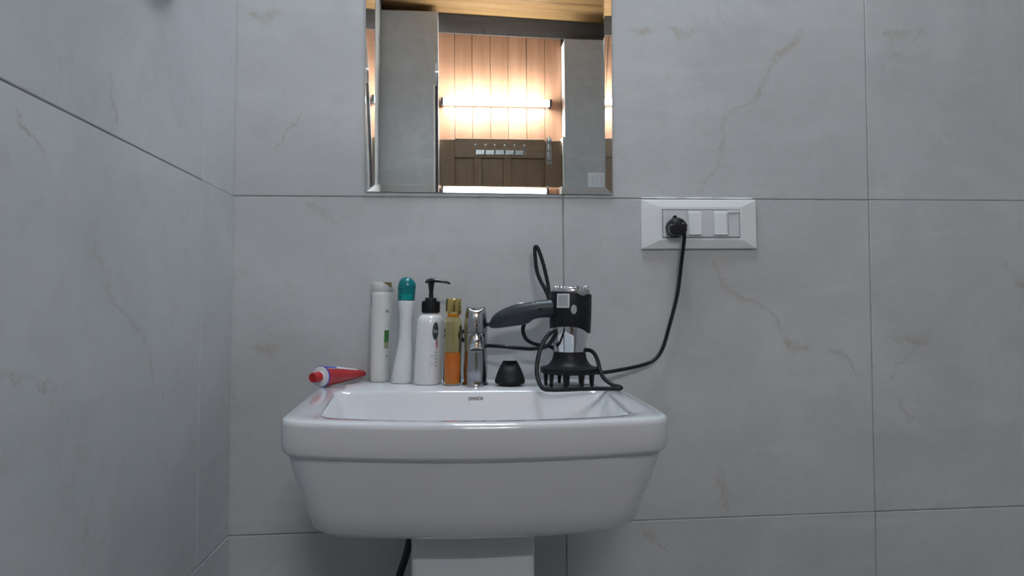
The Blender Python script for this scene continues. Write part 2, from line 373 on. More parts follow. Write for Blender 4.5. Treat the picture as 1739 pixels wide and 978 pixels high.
bm = bmesh.new(); loft(bm, [[Vector((x, yy, zz)) for yy, zz in ((YP+0.003, z0), (YP+0.009, z0), (YP+0.009, z1), (YP+0.003, z1))] for x, z0, z1 in ((XL+0.02, 2.525, 2.632), (-0.060, 2.515, 2.622), (0.3, 2.506, 2.609), (0.62, 2.4985, 2.598), (1.5, 2.480, 2.568))])
struct(obj('trim_1', bm, M['beam'], smooth=False))
struct(obj('trim_2', boxm(0.615, 0.6262, YF-0.085, YF-0.001, 0, 1.925), M['white_paint'], smooth=False, bevel=0.002))
struct(obj('trim_3', boxm(-0.0925, -0.0800, YF+0.001, YF+0.022, 0, 2.19), M['white_paint'], smooth=False, bevel=0.002))
struct(obj('trim_4', boxm(-0.0795, -0.0640, YF+0.001, YF+0.016, 0, 2.185), M['beam'], smooth=False, bevel=0.002))
# door
dr = bpy.data.objects.new('door_1', None); C.objects.link(dr); dr.location = (-0.0595, YF-0.055, 0.0); struct(dr); dr['label'] = 'brown wooden panelled door below the planked recess'
DW = 0.671
D = lambda nm, x0, x1, z0, z1, m, y0=0.0, y1=0.036: obj(nm, boxm(x0, x1, y0, y1, z0, z1), M[m], dr, smooth=False, bevel=0.003)
st0, st1 = 0.083, DW-0.094
D('stile', 0, st0, 0.01, 1.905, 'door'); D('stile', st1, DW, 0.01, 1.905, 'door')
D('rail', st0, st1, 1.806, 1.912, 'door_h'); D('rail', st0, st1, 0.92, 1.05, 'door_h'); D('rail', st0, st1, 0.01, 0.17, 'door_h')
for a in ((0.156, 0.200), (0.320, 0.364)):
    D('mullion', a[0]+0.03, a[1]+0.03, 1.05, 1.806, 'door')
cells = [(st0, 0.186), (0.230, 0.350), (0.394, st1)]
for a in cells: D('panel', a[0]-.001, a[1]+.001, 1.049, 1.807, 'door', 0.006, 0.022)
for a in ((st0, 0.255), (0.305, st1)): D('panel', a[0]-.001, a[1]+.001, 0.169, 0.921, 'door', 0.006, 0.022)
D('mullion', 0.255, 0.305, 0.17, 0.92, 'door')
bt = obj('tower_bolt', boxm(0.587, 0.616, 0.0362, 0.0385, 1.775, 1.915), M['steel'], dr, smooth=False)
obj('bolt_rod', tub([(0.6015, 0.044, 1.785), (0.6015, 0.044, 1.925)], 0.0055, 10, 2), M['steel'], bt)
for z in (1.80, 1.85, 1.895): obj('bolt_guide', boxm(0.590, 0.613, 0.0386, 0.0505, z-0.006, z+0.006), M['steel'], bt, smooth=False, bevel=0.001)
# hook rail on the door
hr = thing('hook_rail', 'steel rail of six coat hooks screwed to the brown door', 'hook rail', (0.27, YF-0.0185, 1.822))
obj('rail_plate', boxm(-0.133, 0.142, 0, 0.004, 0, 0.026), M['steel'], hr, smooth=False, bevel=0.001)
for i in range(6):
    x = -0.137+i*0.0533+0.002
    h = obj('hook', tub([(x, 0.004, 0.012), (x, 0.018, 0.008), (x, 0.034, 0.018), (x, 0.036, 0.042)], 0.0038, 8, 5), M['steel'], hr)
    obj('hook_ball', lat([(0.0005, -0.006), (0.0045, -0.004), (0.006, 0), (0.0045, 0.004), (0.0005, 0.006)], 12), M['chrome_bright'], h, loc=(x, 0.036, 0.045))
# tube light over the door
tl = thing('tube_light', 'glowing white tube light fixed on the planks over the door', 'tube light', (0.2563, YP+0.0036, 2.119))
obj('batten', boxm(-0.305, 0.305, 0, 0.022, -0.014, 0.014), M['white_paint'], tl, smooth=False, bevel=0.003)
obj('lamp_tube', tub([(-0.292, 0.040, 0), (0.292, 0.040, 0)], 0.0165, 16, 2), M['lamp'], tl)
for s in (-1, 1): obj('end_cap', boxm(s*0.299-0.007, s*0.299+0.007, 0.0, 0.058, -0.019, 0.019), M['slot'], tl, smooth=False, bevel=0.003)
# small box with a wire at the edge of the pier, switch plate beside the door
jb = thing('junction_box', 'small white wiring box at the edge of the left tiled pier', 'wiring box', (-0.069, YF+0.001, 2.262))
obj('box_body', boxm(-0.011, 0.010, 0, 0.018, 0, 0.044), M['plastic_white'], jb, smooth=False, bevel=0.002)
obj('wire', tub([(0.004, 0.004, -0.001), (0.006, 0.004, -0.03), (0.003, 0.004, -0.07)], 0.002, 8, 6), M['black'], jb)
ds = thing('door_switch', 'small white switch plate on the tiled pier right of the door', 'switch', (0.75, YF+0.001, 1.637))
obj('plate', boxm(0, 0.125, 0, 0.009, 0, 0.088), M['plastic_white'], ds, smooth=False, bevel=0.003)
obj('insert', boxm(0.026, 0.099, 0.009, 0.0105, 0.022, 0.066), M['plastic_switch'], ds, smooth=False)
for x in (0.030, 0.054, 0.078): obj('rocker', boxm(x, x+0.019, 0.0106, 0.014, 0.025, 0.063), M['plastic_white'], ds, smooth=False, bevel=0.001)
# towel ring on the left wall, just above the view: only its soft shadow shows
tr = thing('towel_ring', 'round chrome towel ring hanging high on the left tiled wall', 'towel ring', (-0.3804, -0.341, 1.5720))
bm = lat([(0.024, 0), (0.024, 0.004), (0.018, 0.009), (0.009, 0.012), (0.009, 0.030), (0.012, 0.034), (0.0005, 0.036)], 24); bmesh.ops.rotate(bm, verts=bm.verts, matrix=Matrix.Rotation(R(90), 3, 'Y'))
obj('bracket', bm, M['chrome'], tr)
obj('ring', tub([(0.0135+.0335*(1+math.cos(t))/2*.4, 0.064*math.sin(t), -0.072+0.064*math.cos(t)) for t in [2*PI*i/40 for i in range(41)]], 0.0060, 10, 2), M['chrome'], tr)

# ------------------------------------------------------------------ basin and pedestal
BX, ROLL = 0.0335, 0.014
DZ = 0.8675
def deck(x): return DZ - math.tan(ROLL)*(x-BX)
def quad_loop(wf, wb, yf, yb, bow, rf, rb, z, na=8, ms=8, mf=20):
    P = [(-wb, yb, rb), (wb, yb, rb), (wf, yf, rf), (-wf, yf, rf)]
    cnt = [mf, ms, mf, ms]; out = []
    V2 = [Vector((p[0], p[1])) for p in P]
    cor = []
    for i in range(4):
        p, a, b = V2[i], V2[i-1], V2[(i+1) % 4]; r = P[i][2]
        A = p + (a-p).normalized()*r; B = p + (b-p).normalized()*r
        k = 0.66
        arc = []
        for j in range(na+1):
            t = j/na; c1 = A+(p-A)*k; c2 = B+(p-B)*k
            arc.append(A*(1-t)**3+3*c1*t*(1-t)**2+3*c2*t*t*(1-t)+B*t**3)
        cor.append(arc)
    for i in range(4):
        out += cor[i]
        a, b = cor[i][-1], cor[(i+1) % 4][0]
        out += [a.lerp(b, j/(cnt[i]+1)) for j in range(1, cnt[i]+1)]
    res = []
    for p in out:
        t = max(0, min(1, (yb-p.y)/(yb-yf)))
        res.append(Vector((p.x, p.y - bow*(1-min(1, (p.x/wf)**2))*t**3, z)))
    return res
def shift(l, dz=None, fn=None):
    return [fn(p) for p in l]
ba = thing('wash_basin', 'white porcelain wash basin on a pedestal against the tiled wall', 'basin', (BX, -0.0008, DZ), (0, ROLL, 0))
L = []
q = quad_loop
L.append(q(.085, .085, -.300, -.10, .005, .03, .03, -.154))
L.append(q(.172, .18, -.345, -.02, .014, .05, .04, -.1538))
L.append(q(.193, .208, -.374, -.004, .022, .05, .04, -.1520))
L.append(q(.2005, .217, -.386, -.002, .026, .042, .045, -.1480))
L.append(q(.2055, .2225, -.393, -.002, .028, .04, .05, -.1412))
L.append(q(.2125, .230, -.403, -.002, .030, .038, .055, -.117))
L.append(q(.2225, .240, -.414, -.002, .033, .036, .06, -.078))
L.append(q(.2285, .2455, -.421, -.002, .035, .034, .06, -.0515))
L.append(q(.2290, .2460, -.422, -.002, .035, .033, .06, -.0465))
L.append(q(.2315, .2485, -.425, -.002, .036, .033, .06, -.0445))
L.append(q(.2338, .2508, -.429, -.001, .037, .033, .06, -.0410))
L.append(q(.2352, .2522, -.4305, -.001, .037, .033, .06, -.0380))
L.append(q(.2360, .2530, -.4310, -.001, .037, .033, .06, -.0280))
L.append(q(.2362, .2532, -.4310, -.001, .037, .033, .06, -.0080))
L.append(q(.2355, .2525, -.4302, -.001, .037, .033, .06, -.0035))
L.append(q(.2338, .2510, -.4283, -.001, .0365, .032, .06, -.0010))
L.append(q(.2310, .2485, -.4255, -.001, .036, .030, .058, 0.0))
L.append(q(.1950, .2160, -.4150, -.1660, .032, .035, .030, 0.0002))
L.append(q(.1925, .2135, -.4125, -.1685, .031, .035, .030, -.0012))
L.append(q(.1905, .2110, -.4105, -.1705, .031, .035, .032, -.0050))
L.append(q(.184, .201, -.404, -.179, .028, .04, .035, -.025))
L.append(q(.172, .186, -.392, -.194, .022, .05, .045, -.065))
L.append(q(.155, .166, -.375, -.212, .014, .055, .05, -.100))
L.append(q(.12, .125, -.345, -.240, .005, .045, .04, -.122))
L.append(q(.05, .05, -.315, -.265, 0, .024, .024, -.129))
bm = bmesh.new(); loft(bm, L); obj('bowl', bm, M['porcelain'], ba, ang=50)
obj('drain', lat([(0.0215, 0), (0.0215, 0.002), (0.017, 0.003), (0.014, 0.0015), (0.0005, 0.001)], 24), M['chrome'], ba, loc=(0, -.29, -.1289))
def slope(x, y):   # on the back slope of the bowl
    a, b = Vector((0, -.1705, -.005)), Vector((0, -.179, -.025)); d = (b-a).normalized(); nn = Vector((0, -1, 0.42)).normalized()
    p = a + d*(0.0075 - y*1.5) + nn*0.0003; return Vector((x+0.0045, p.y, p.z))
text_mesh('JOHNSON', 0.0050, slope, M['ink'], 'maker_mark', ba, bold=0.00012)
pd = thing('basin_pedestal', 'white porcelain pedestal column under the wash basin', 'pedestal', (0.0277, 0, 0))
bm = bmesh.new()
loft(bm, [quad_loop(w, w-.004, yf, -.12, .003, .012, .02, z, 6, 4, 6) for w, yf, z in ((.099, -.350, 0.0005), (.098, -.349, .05), (.088, -.340, .09), (.084, -.336, .16), (.0825, -.334, .40), (.0825, -.334, .66), (.0825, -.334, .7118))])
obj('column', bm, M['porcelain'], pd, ang=50)
hs = tag(obj('waste_hose', tub([(-0.050, -.115, .7110), (-0.066, -.115, .645), (-0.0705, -.115, .615), (-0.077, -.115, .590), (-0.086, -.115, .563), (-0.097, -.11, .52), (-0.11, -.08, .45), (-0.12, -.02, .40), (-0.12, -0.001, .395)], 0.0060, 12, 8), M['hose']), 'black hose hanging under the basin left of the pedestal', 'hose')

# ------------------------------------------------------------------ mirror
mi = thing('wall_mirror', 'frameless rectangular mirror with slanted glass edges hanging above the basin', 'mirror', (-0.1530, -0.0012, 1.2090), (0, R(0.35), 0))
MW, MH, MBL, MBR, MBB, MT, ME = 0.4545, 0.61, 0.0165, 0.0145, 0.0135, 0.0060, 0.0037
bm = bmesh.new()
def rect(x0, x1, z0, z1, y): return [Vector((x0, y, z0)), Vector((x1, y, z0)), Vector((x1, y, z1)), Vector((x0, y, z1))]
loft(bm, [rect(0, MW, 0, MH, 0), rect(0, MW, 0, MH, -ME), rect(MBL, MW-MBR, MBB, MH-MBL, -MT)], False, True)
obj('glass', bm, M['mirror_glass'], mi, smooth=False)
obj('silvering', boxm(0, MW, 0.0001, 0.0006, 0, MH), M['silver'], mi, smooth=False)

# ------------------------------------------------------------------ switch board
sb = thing('switch_board', 'white wall socket and switch plate right of the mirror', 'switch board', (0.3553, -0.0006, 1.1046), (0, R(-0.2), 0))
W, H = 0.2225, 0.0926
ix0, ix1, iz0, iz1 = 0.0383, 0.1885, 0.0200, 0.0737
bm = bmesh.new()
def rr(x0, x1, z0, z1, y): return rect(x0, x1, z0, z1, y)
loft(bm, [rr(0, W, 0, H, 0), rr(0, W, 0, H, -0.0055), rr(.0015, W-.0015, .0015, H-.0015, -0.0068), rr(ix0-.004, ix1+.004, iz0-.004, iz1+.004, -0.0105), rr(ix0, ix1, iz0, iz1, -0.0105), rr(ix0, ix1, iz0, iz1, -0.004)], False, True)
obj('frame', bm, M['plastic_white'], sb, smooth=False)
obj('shadow_gap', boxm(ix0+.0001, ix1-.0001, -.0046, -.0042, iz0+.0001, iz1-.0001), M['slot'], sb, smooth=False)
g = 0.0014
obj('socket', boxm(ix0+g, 0.0855, -.0112, -.0048, iz0+g, iz1-g), M['plastic_switch'], sb, smooth=False, bevel=0.0006)
def rocker(x0, x1):
    bm = bmesh.new(); z0, z1 = 0.0255, 0.0685
    prof = [(-.0098, z1), (-.0135, z1), (-.0142, z1-.002), (-.0165, z0+.002), (-.0172, z0), (-.0098, z0)]
    loft(bm, [[Vector((x, yy, zz)) for yy, zz in prof] for x in (x0, x1)])
    return bm
obj('switch_base', boxm(0.0859, 0.1360, -.0112, -.0048, iz0+g, iz1-g), M['plastic_switch'], sb, smooth=False, bevel=0.0006)
obj('rocker', rocker(0.0885, 0.1125), M['plastic_white'], sb, smooth=False, bevel=0.0008)
obj('switch_base', boxm(0.1364, 0.1648, -.0112, -.0048, iz0+g, iz1-g), M['plastic_switch'], sb, smooth=False, bevel=0.0006)
obj('rocker', rocker(0.1375, 0.1622), M['plastic_white'], sb, smooth=False, bevel=0.0008)
obj('blank_cover', boxm(0.1652, ix1-g, -.0112, -.0048, iz0+g, iz1-.0075), M['plastic_switch'], sb, smooth=False, bevel=0.0006)
obj('cover_strip', boxm(0.1640, ix1-g, -.0128, -.0048, iz1-.0070, iz1-g), M['plastic_white'], sb, smooth=False, bevel=0.0006)
# rough white filler left along the joint above the plate
bm = bmesh.new()
xx = [0.357+0.012*i for i in range(19)]
loft(bm, [[Vector((x, -0.0002, 1.2005-h)), Vector((x, -0.0016-h*.3, 1.2003-h*.5)), Vector((x, -0.0012, 1.2020+h)), Vector((x, -0.0002, 1.2028+h))] for x in xx for h in [random.uniform(-.0012, .0010)]])
struct(obj('trim_5', bm, M['grout_white']))

# ------------------------------------------------------------------ bottles on the basin deck
def bz(x): return deck(x) + 0.0004
def prof_at(prof, z):
    if z <= prof[0][0]: return prof[0][1:]
    for a, b in zip(prof[:-1], prof[1:]):
        if z <= b[0]:
            t = (z-a[0])/(b[0]-a[0]); return tuple(a[i]+(b[i]-a[i])*t for i in range(1, len(a)))
    return prof[-1][1:]
def oval_surface(prof, yaw, pw, eps=0.00025):
    """surface point at angle t (deg, -90 faces the camera before yaw) and height z; prof rows: z, rx, ry, cx"""
    def fn(t, z):
        rx, ry, cx = prof_at(prof, z); a = R(t); c, s = math.cos(a), math.sin(a)
        x = (rx+eps)*math.copysign(abs(c)**(2/pw), c); y = (ry+eps)*math.copysign(abs(s)**(2/pw), s)
        return Vector((cx+x*math.cos(yaw)-y*math.sin(yaw), x*math.sin(yaw)+y*math.cos(yaw), z))
    return fn
def oval_body(prof, yaw, pw, n=48):
    bm = bmesh.new(); loft(bm, [ring(rx, ry, z, n, cx, 0, pw, yaw) for z, rx, ry, cx in prof]); return bm

# 1: tall cream-white bottle with flip cap
b1 = thing('shampoo_bottle', 'tall white bottle with white flip cap and small green label, leftmost bottle', 'bottle', (-0.1248, -0.0305, bz(-0.125)), (0, ROLL, 0))
ya1, pw1 = R(-9), 2.6
P1 = [(0, .0140, .0215, 0), (.002, .0155, .0235, 0), (.006, .0162, .0246, 0), (.04, .0164, .025, .0003), (.09, .0170, .025, .0010), (.13, .0176, .025, .0018), (.150, .0178, .0248, .0022), (.1555, .0176, .0245, .0023), (.157, .0168, .0238, .0023)]
f1 = oval_surface(P1, ya1, pw1)
obj('body', oval_body(P1, ya1, pw1), M['bottle_cream'], b1, ang=60)
PC = [(.1572, .0172, .0240, .0023), (.158, .0178, .0246, .0023), (.168, .0180, .0248, .0024), (.1725, .0180, .0248, .0025), (.1735, .0176, .0244, .0025)]
cp = obj('cap', oval_body(PC, ya1, pw1), M['bottle_cream'], b1, ang=60)
fc = oval_surface(PC, ya1, pw1, 0.0003)
bm = bmesh.new()
top = [fc(t, .1733) for t in range(-78, -9, 4)]; bot = [fc(t, .1733-0.0085*min(1, max(0, (t+78)/56))) for t in range(-78, -9, 4)]
loft(bm, [bot, top], False, False, closed=False); obj('cap_recess', bm, M['olive'], cp)
obj('label_bar', patch(f1, -170, -140, .130, .148), M['navy'], b1)
obj('label_panel', patch(f1, -56, -20, .069, .090), M['green'], b1)
obj('label_strip', patch(f1, -56, -20, .0585, .069), M['tan'], b1)
text_mesh('PA', .0085, lambda x, y: f1(-42+x*2600, .1225+y), M['ink'], 'label_text', b1)
obj('label_mark', patch(f1, -38, -30, .043, .046, 2, 1), M['ink'], b1)

# 2: waisted white bottle with teal cap
b2 = thing('lotion_bottle', 'white waisted bottle with translucent teal dome cap, second bottle from left', 'bottle', (-0.0850, -0.0620, bz(-0.085)), (0, ROLL, 0))
P2 = [(0, .0155, .0145, 0), (.002, .0172, .0160, 0), (.006, .0177, .0165, 0), (.015, .0172, .0165, .0006), (.032, .0158, .0158, .0020), (.050, .0140, .0150, .0035), (.062, .0126, .0145, .0043), (.078, .0112, .0140, .0051), (.094, .0107, .0140, .0056), (.108, .0112, .0140, .0063), (.118, .0118, .0140, .0066), (.130, .0132, .0145, .0062), (.1405, .0142, .0150, .0060), (.1415, .0138, .0146, .0060)]
obj('body', oval_body(P2, 0, 2.3), M['bottle_white'], b2, ang=60)
PCAP = [(.1416, .0138, .0142, .0058), (.143, .0146, .0150, .0060), (.155, .0150, .0152, .0064), (.166, .0153, .0153, .0072), (.1695, .0150, .0150, .0074), (.1735, .0136, .0138, .0070), (.1775, .0112, .0115, .0066), (.1805, .0075, .0080, .0063), (.1818, .0030, .0035, .0062)]
cp = obj('cap', oval_body(PCAP, 0, 2.2), M['teal'], b2, ang=60)
f2 = oval_surface(PCAP, 0, 2.2, 0.0003)
obj('cap_window', patch(f2, -118, -45, .1432, .1530), M['teal_light'], cp)
bm = bmesh.new(); pth = [f2(t, .1615+0.0085*(t+165)/150) for t in range(-165, -14, 6)]; tube(bm, pth, 0.0005, 6); obj('cap_rim', bm, M['teal_light'], cp)
P2s = oval_surface(P2, 0, 2.3)
for z0, h in ((.118, .006), (.070, .012), (.056, .010)): obj('label_edge', patch(P2s, -176, -166, z0, z0+h, 2, 3), M['ink_soft'], b2)

# 3: pump bottle
b3 = thing('pump_bottle', 'white pump bottle with black pump head and black oval label', 'bottle', (-0.0402, -0.0740, bz(-0.04)), (0, ROLL, 0))
ya3, pw3 = R(-17), 2.6
P3 = [(0, .0195, .0250, 0), (.002, .0212, .0268, 0), (.007, .0220, .0276, 0), (.05, .0214, .0270, .0010), (.095, .0206, .0262, .0025), (.105, .0204, .0258, .0028), (.1105, .0196, .0245, .0030), (.1150, .0174, .0215, .0032), (.1178, .0145, .0165, .0034), (.1190, .0120, .0125, .0035), (.1205, .0115, .0115, .0036)]
f3 = oval_surface(P3, ya3, pw3)
obj('body', oval_body(P3, ya3, pw3, 56), M['bottle_gloss'], b3, ang=60)
pm = obj('pump_collar', lat([(.0142, 0), (.0150, .0005), (.0151, .0185), (.0146, .0198), (.0100, .0200), (.0098, .0245), (.0090, .0258), (.0040, .0260)], 40), M['black'], b3, loc=(.0038, 0, .1208))
bm = bmesh.new()
for i in range(40):
    a = 2*PI*i/40; c, s = math.cos(a), math.sin(a)
    tube(bm, [Vector((.0151*c, .0151*s, .0015)), Vector((.0151*c, .0151*s, .0180))], .0005, 4)
obj('collar_ribs', bm, M['black'], pm)
obj('pump_stem', lat([(.0040, 0), (.0040, .004), (.0036, .008), (.0048, .020), (.0056, .0260)], 20), M['black_gloss'], b3, loc=(.0042, 0, .1467))
bm = bmesh.new()
hp = [(-.0100, 0, -.0012, .0030, .0022), (-.0075, 0, .0008, .0058, .0034), (0, 0, .0022, .0076, .0040), (.008, 0, .0020, .0066, .0036), (.018, 0, .0008, .0048, .0029), (.027, 0, -.0010, .0038, .0024), (.0325, 0, -.0030, .0032, .0021)]
loft(bm, [[Vector((x, y+ry*math.cos(2*PI*k/16), z+rz*math.sin(2*PI*k/16))) for k in range(16)] for x, y, z, ry, rz in hp])
obj('pump_nozzle', bm, M['black_gloss'], b3, loc=(.0042, 0, .1742), rot=(0, 0, R(-6)))
obj('label_oval', disc_patch(f3, -41, .0905, 18, .0150), M['oval'], b3)
text_mesh('Dew', .0095, lambda x, y: f3(-41+x*1500, .0905+y), M['paper'], 'label_text', b3)
obj('label_blush', disc_patch(f3, -31, .0690, 7, .0085, 16), M['pink'], b3)
def outline(fn, pts, r, mat, name, parent):
    bm = bmesh.new(); tube(bm, [fn(*p) for p in pts], r, 5); obj(name, bm, mat, parent)
outline(f3, [(-64, .084), (-64, .068), (-61, .0665), (-47, .0665)], .00018, M['ink_soft'], 'label_line', b3)
outline(f3, [(-62, .0500), (-66, .0480), (-68, .0300), (-67, .0205), (-63, .0190), (-46, .0190)], .00022, M['ink_soft'], 'label_line', b3)
obj('label_mark', patch(f3, -62, -52, .0485, .0510, 4, 1), M['ink_soft'], b3)
obj('label_mark', patch(f3, -58, -56, .0380, .0400, 2, 1), M['ink'], b3)
bm = bmesh.new(); tube(bm, [f3(-57+5*math.cos(2*PI*i/16), .0340+.0022*math.sin(2*PI*i/16)) for i in range(17)], .0003, 5); obj('label_mark', bm, M['ink_soft'], b3)
for k in range(5): obj('label_text_row', patch(f3, -44, -30, .054-.0055*k, .056-.0055*k, 5, 1), M['ink_soft'], b3)

# 4: amber mist bottle with gold cap
b4 = thing('mist_bottle', 'slim clear bottle half full of orange liquid with shiny gold cap', 'bottle', (0.0006, -0.0935, bz(0.0)), (0, R(1.6), 0))
prof_o = [(.0130, 0), (.0147, .0015), (.0151, .005), (.0149, .104), (.0144, .1095), (.0120, .1132), (.0092, .1146), (.0092, .1195)]
prof_i = [(.0080, .1195), (.0080, .1150), (.0110, .1120), (.0132, .1085), (.0137, .104), (.0139, .006), (.0125, .0030)]
bm = bmesh.new(); rv = loft(bm, [ring(r, r, z, 40) for r, z in prof_o+prof_i], True, True); obj('shell', bm, M['shell'], b4, ang=60)
obj('liquid', lat([(.0120, .0034), (.0135, .0062), (.0135, .0530), (.0128, .0538)], 40), M['liquid'], b4, ang=60)
obj('neck_ring', lat([(.0096, .1150), (.0102, .1156), (.0102, .1178), (.0096, .1184)], 32, False, False), M['liquid'], b4)
obj('gold_cap', lat([(.0112, .1188), (.0126, .1192), (.0130, .1202), (.0130, .1440), (.0126, .1452), (.0110, .1456), (.0105, .1444), (.0005, .1442)], 40), M['gold'], b4)
obj('dip_tube', tub([(0, 0, .008), (.002, 0, .05), (0, 0, .114)], .0012, 8, 6), M['shell'], b4)
f4 = oval_surface([(0, .0149, .0149, 0), (.2, .0149, .0149, 0)], 0, 2.0)
obj('label_back', patch(f4, 5, 40, .052, .100), M['ink'], b4)
for z in (.0880, .0795): obj('label_letter', patch(f4, -172, -155, z, z+.0055, 3, 2), M['ink'], b4)
obj('label_letter', patch(f4, -175, -165, .028, .040, 3, 2), M['paper'], b4)

# ------------------------------------------------------------------ toothpaste
hd, tl_ = Vector((-0.2115, -0.114, deck(-.21)+0.0174)), Vector((-0.1595, -0.018, deck(-.16)+0.0171))
ax = (tl_-hd); TLn = ax.length; ax.normalize()
tp = thing('toothpaste_tube', 'red toothpaste tube with red cap lying at the left end of the basin', 'toothpaste', hd, (0, 0, math.atan2(ax.y, ax.x)))
def tsec(s, w, h, z, n=40): return [Vector((s, w*math.cos(2*PI*k/n), z+h*math.sin(2*PI*k/n))) for k in range(n)]
secs = [(0, .0168, .0168, 0), (.004, .0170, .0170, .0), (.02, .0172, .0160, -.0010), (.04, .0176, .0142, -.0018), (.06, .0178, .0118, -.0028), (.08, .0178, .0094, -.0038), (.095, .0176, .0080, -.0044), (.100, .0172, .0070, -.0046), (.102, .0150, .0040, -.0048)]
bm = bmesh.new(); loft(bm, [tsec(*s) for s in secs]); obj('body', bm, M['red'], tp, ang=60)
def ftube(s, a, eps=.0003):
    for p, q_ in zip(secs[:-1], secs[1:]):
        if s <= q_[0]:
            t = (s-p[0])/(q_[0]-p[0]); w, h, z = [p[i]+(q_[i]-p[i])*t for i in (1, 2, 3)]; break
    return Vector((s, (w+eps)*math.cos(R(a)), z+(h+eps)*math.sin(R(a))))
lb = obj('label_panel', patch(lambda u, v: ftube(u, v), .003, .085, 50, 130, 16, 10), M['tube_white'], tp)
for a, b_, s0, s1 in ((50, 100, .002, .012), (108, 126, .002, .030), (50, 66, .050, .078)):
    obj('label_flash', patch(lambda u, v: ftube(u, v, .0006), s0, s1, a, b_, 8, 5), M['tube_blue'], lb)
text_mesh('Fresh', .017, lambda x, y: ftube(.036+x, 90+y*1500, .0007), M['tube_blue'], 'label_text', lb)
def along(prof, n=36):
    bm = bmesh.new(); loft(bm, [[Vector((-z, r*math.cos(2*PI*k/n), r*math.sin(2*PI*k/n))) for k in range(n)] for r, z in prof]); return bm
obj('shoulder_rim', along([(.0171, -.0022), (.0174, -.0010), (.0172, .0002), (.0160, .0004)]), M['tube_blue'], tp)
obj('shoulder', along([(.0166, -.0005), (.0164, .0010), (.0090, .0030), (.0085, .0045)]), M['tube_white'], tp)
obj('cap', along([(.0084, .0042), (.0086, .0050), (.0080, .0190), (.0076, .0202), (.0070, .0206), (.0066, .0200), (.0005, .0199)], 32), M['red_cap'], tp)

# ------------------------------------------------------------------ tap
tz = bz(.04)
tp2 = thing('basin_tap', 'chrome single lever basin tap standing on the basin deck', 'tap', (0.0400, -0.0915, tz), (0, ROLL, 0))
obj('base_flange', lat([(.0222, 0), (.0228, .0010), (.0222, .0030), (.0206, .0052), (.0200, .0062)], 40), M['chrome'], tp2)
obj('body', lat([(.0199, .0058), (.0204, .016), (.0204, .028), (.0196, .042), (.0190, .058), (.0193, .075), (.0197, .0868), (.0192, .0876)], 40), M['chrome'], tp2)
bm = bmesh.new(); n = 48; rings = []
for r, z, k in ((.0188, .0884, 0), (.0198, .0890, 0), (.0199, .098, 0), (.0194, .107, 0), (.0184, .116, .1), (.0170, .1235, .5), (.0156, .1285, 1), (.0146, .1290, 1), (.0136, .1262, .8), (.0110, .1225, .4), (.0060, .1212, 0), (.0005, .1210, 0)):
    rr_ = []
    for i in range(n):
        a = 2*PI*i/n; c, s = math.cos(a), math.sin(a)
        horn = 0.0034*abs(c)**3 - (0.0042 if s < 0 else -.0006)*abs(s)**2
        rr_.append(Vector((r*c, r*s, z+k*horn)))
    rings.append(rr_)
loft(bm, rings); hv = obj('lever_handle', bm, M['chrome'], tp2, ang=50)
obj('cap_screw', lat([(.0046, 0), (.0050, .002), (.0040, .0048), (.0005, .0056)], 20), M['chrome_bright'], hv, loc=(0, -.002, .1209))
bm = lat([(.0036, 0), (.0036, .0010), (.0030, .0013), (.0028, .0008), (.0005, .0007)], 20); bmesh.ops.rotate(bm, verts=bm.verts, matrix=Matrix.Rotation(R(90), 3, 'X'))
obj('temperature_dot', bm, M['chrome_bright'], hv, loc=(.001, -.0194, .1005))
obj('spout', tub([(0, -.008, .0760), (0, -.022, .0765), (0, -.031, .0752), (0, -.0365, .0715), (0, -.0388, .0672)], .0116, 28, 6), M['chrome'], tp2, ang=50)
d = Vector((0, -.37, -.93)).normalized()
bm = lat([(.0112, 0), (.0118, .0006), (.0118, .0078), (.0110, .0086), (.0100, .0086), (.0096, .0070), (.0005, .0068)], 32); bmesh.ops.rotate(bm, verts=bm.verts, matrix=d.to_track_quat('Z', 'Y').to_matrix())
ae = obj('aerator', bm, M['chrome_bright'], tp2, loc=(0, -.0387, .0690))
bm = lat([(.0094, 0), (.0094, .0004), (.0005, .0004)], 24); bmesh.ops.rotate(bm, verts=bm.verts, matrix=d.to_track_quat('Z', 'Y').to_matrix())
obj('aerator_mesh', bm, M['slot'], ae, loc=d*.0071)

# ------------------------------------------------------------------ dryer nozzle
nz = thing('dryer_nozzle', 'small black concentrator nozzle standing between tap and diffuser', 'dryer nozzle', (0.0977, -0.1035, bz(.098)), (0, ROLL, 0))
bm = bmesh.new(); n = 48; rings = []
pr = [(.0180, .0180, 0, 2, 0), (.0185, .0185, .0008, 2, 0), (.0186, .0186, .0030, 2, 0), (.0240, .0230, .0034, 2, 0), (.0252, .0240, .0055, 2, 0), (.0254, .0240, .0085, 2, 0), (.0246, .0222, .0120, 2.1, 0), (.0215, .0180, .0215, 2.3, 0), (.0176, .0136, .0300, 2.6, .2), (.0142, .0104, .0362, 3, .7), (.0124, .0092, .0400, 3.4, 1), (.0116, .0088, .0412, 3.6, 1), (.0106, .0078, .0410, 3.6, 1), (.0106, .0078, .036, 3.4, .8), (.0120, .0090, .026, 3, .3), (.015, .012, .014, 2, 0), (.0005, .0005, .012, 2, 0)]
for rx, ry, z, pw, k in pr:
    rr_ = []
    for p in ring(rx, ry, z, n, 0, 0, pw):
        u = p.x/max(rx, 1e-4)
        rr_.append(Vector((p.x, p.y, z - k*(0.0070 if p.y < 0 else .0006)*(1-min(1, abs(u))**3))))
    rings.append(rr_)
loft(bm, rings); obj('body', bm, M['black'], nz, ang=50)

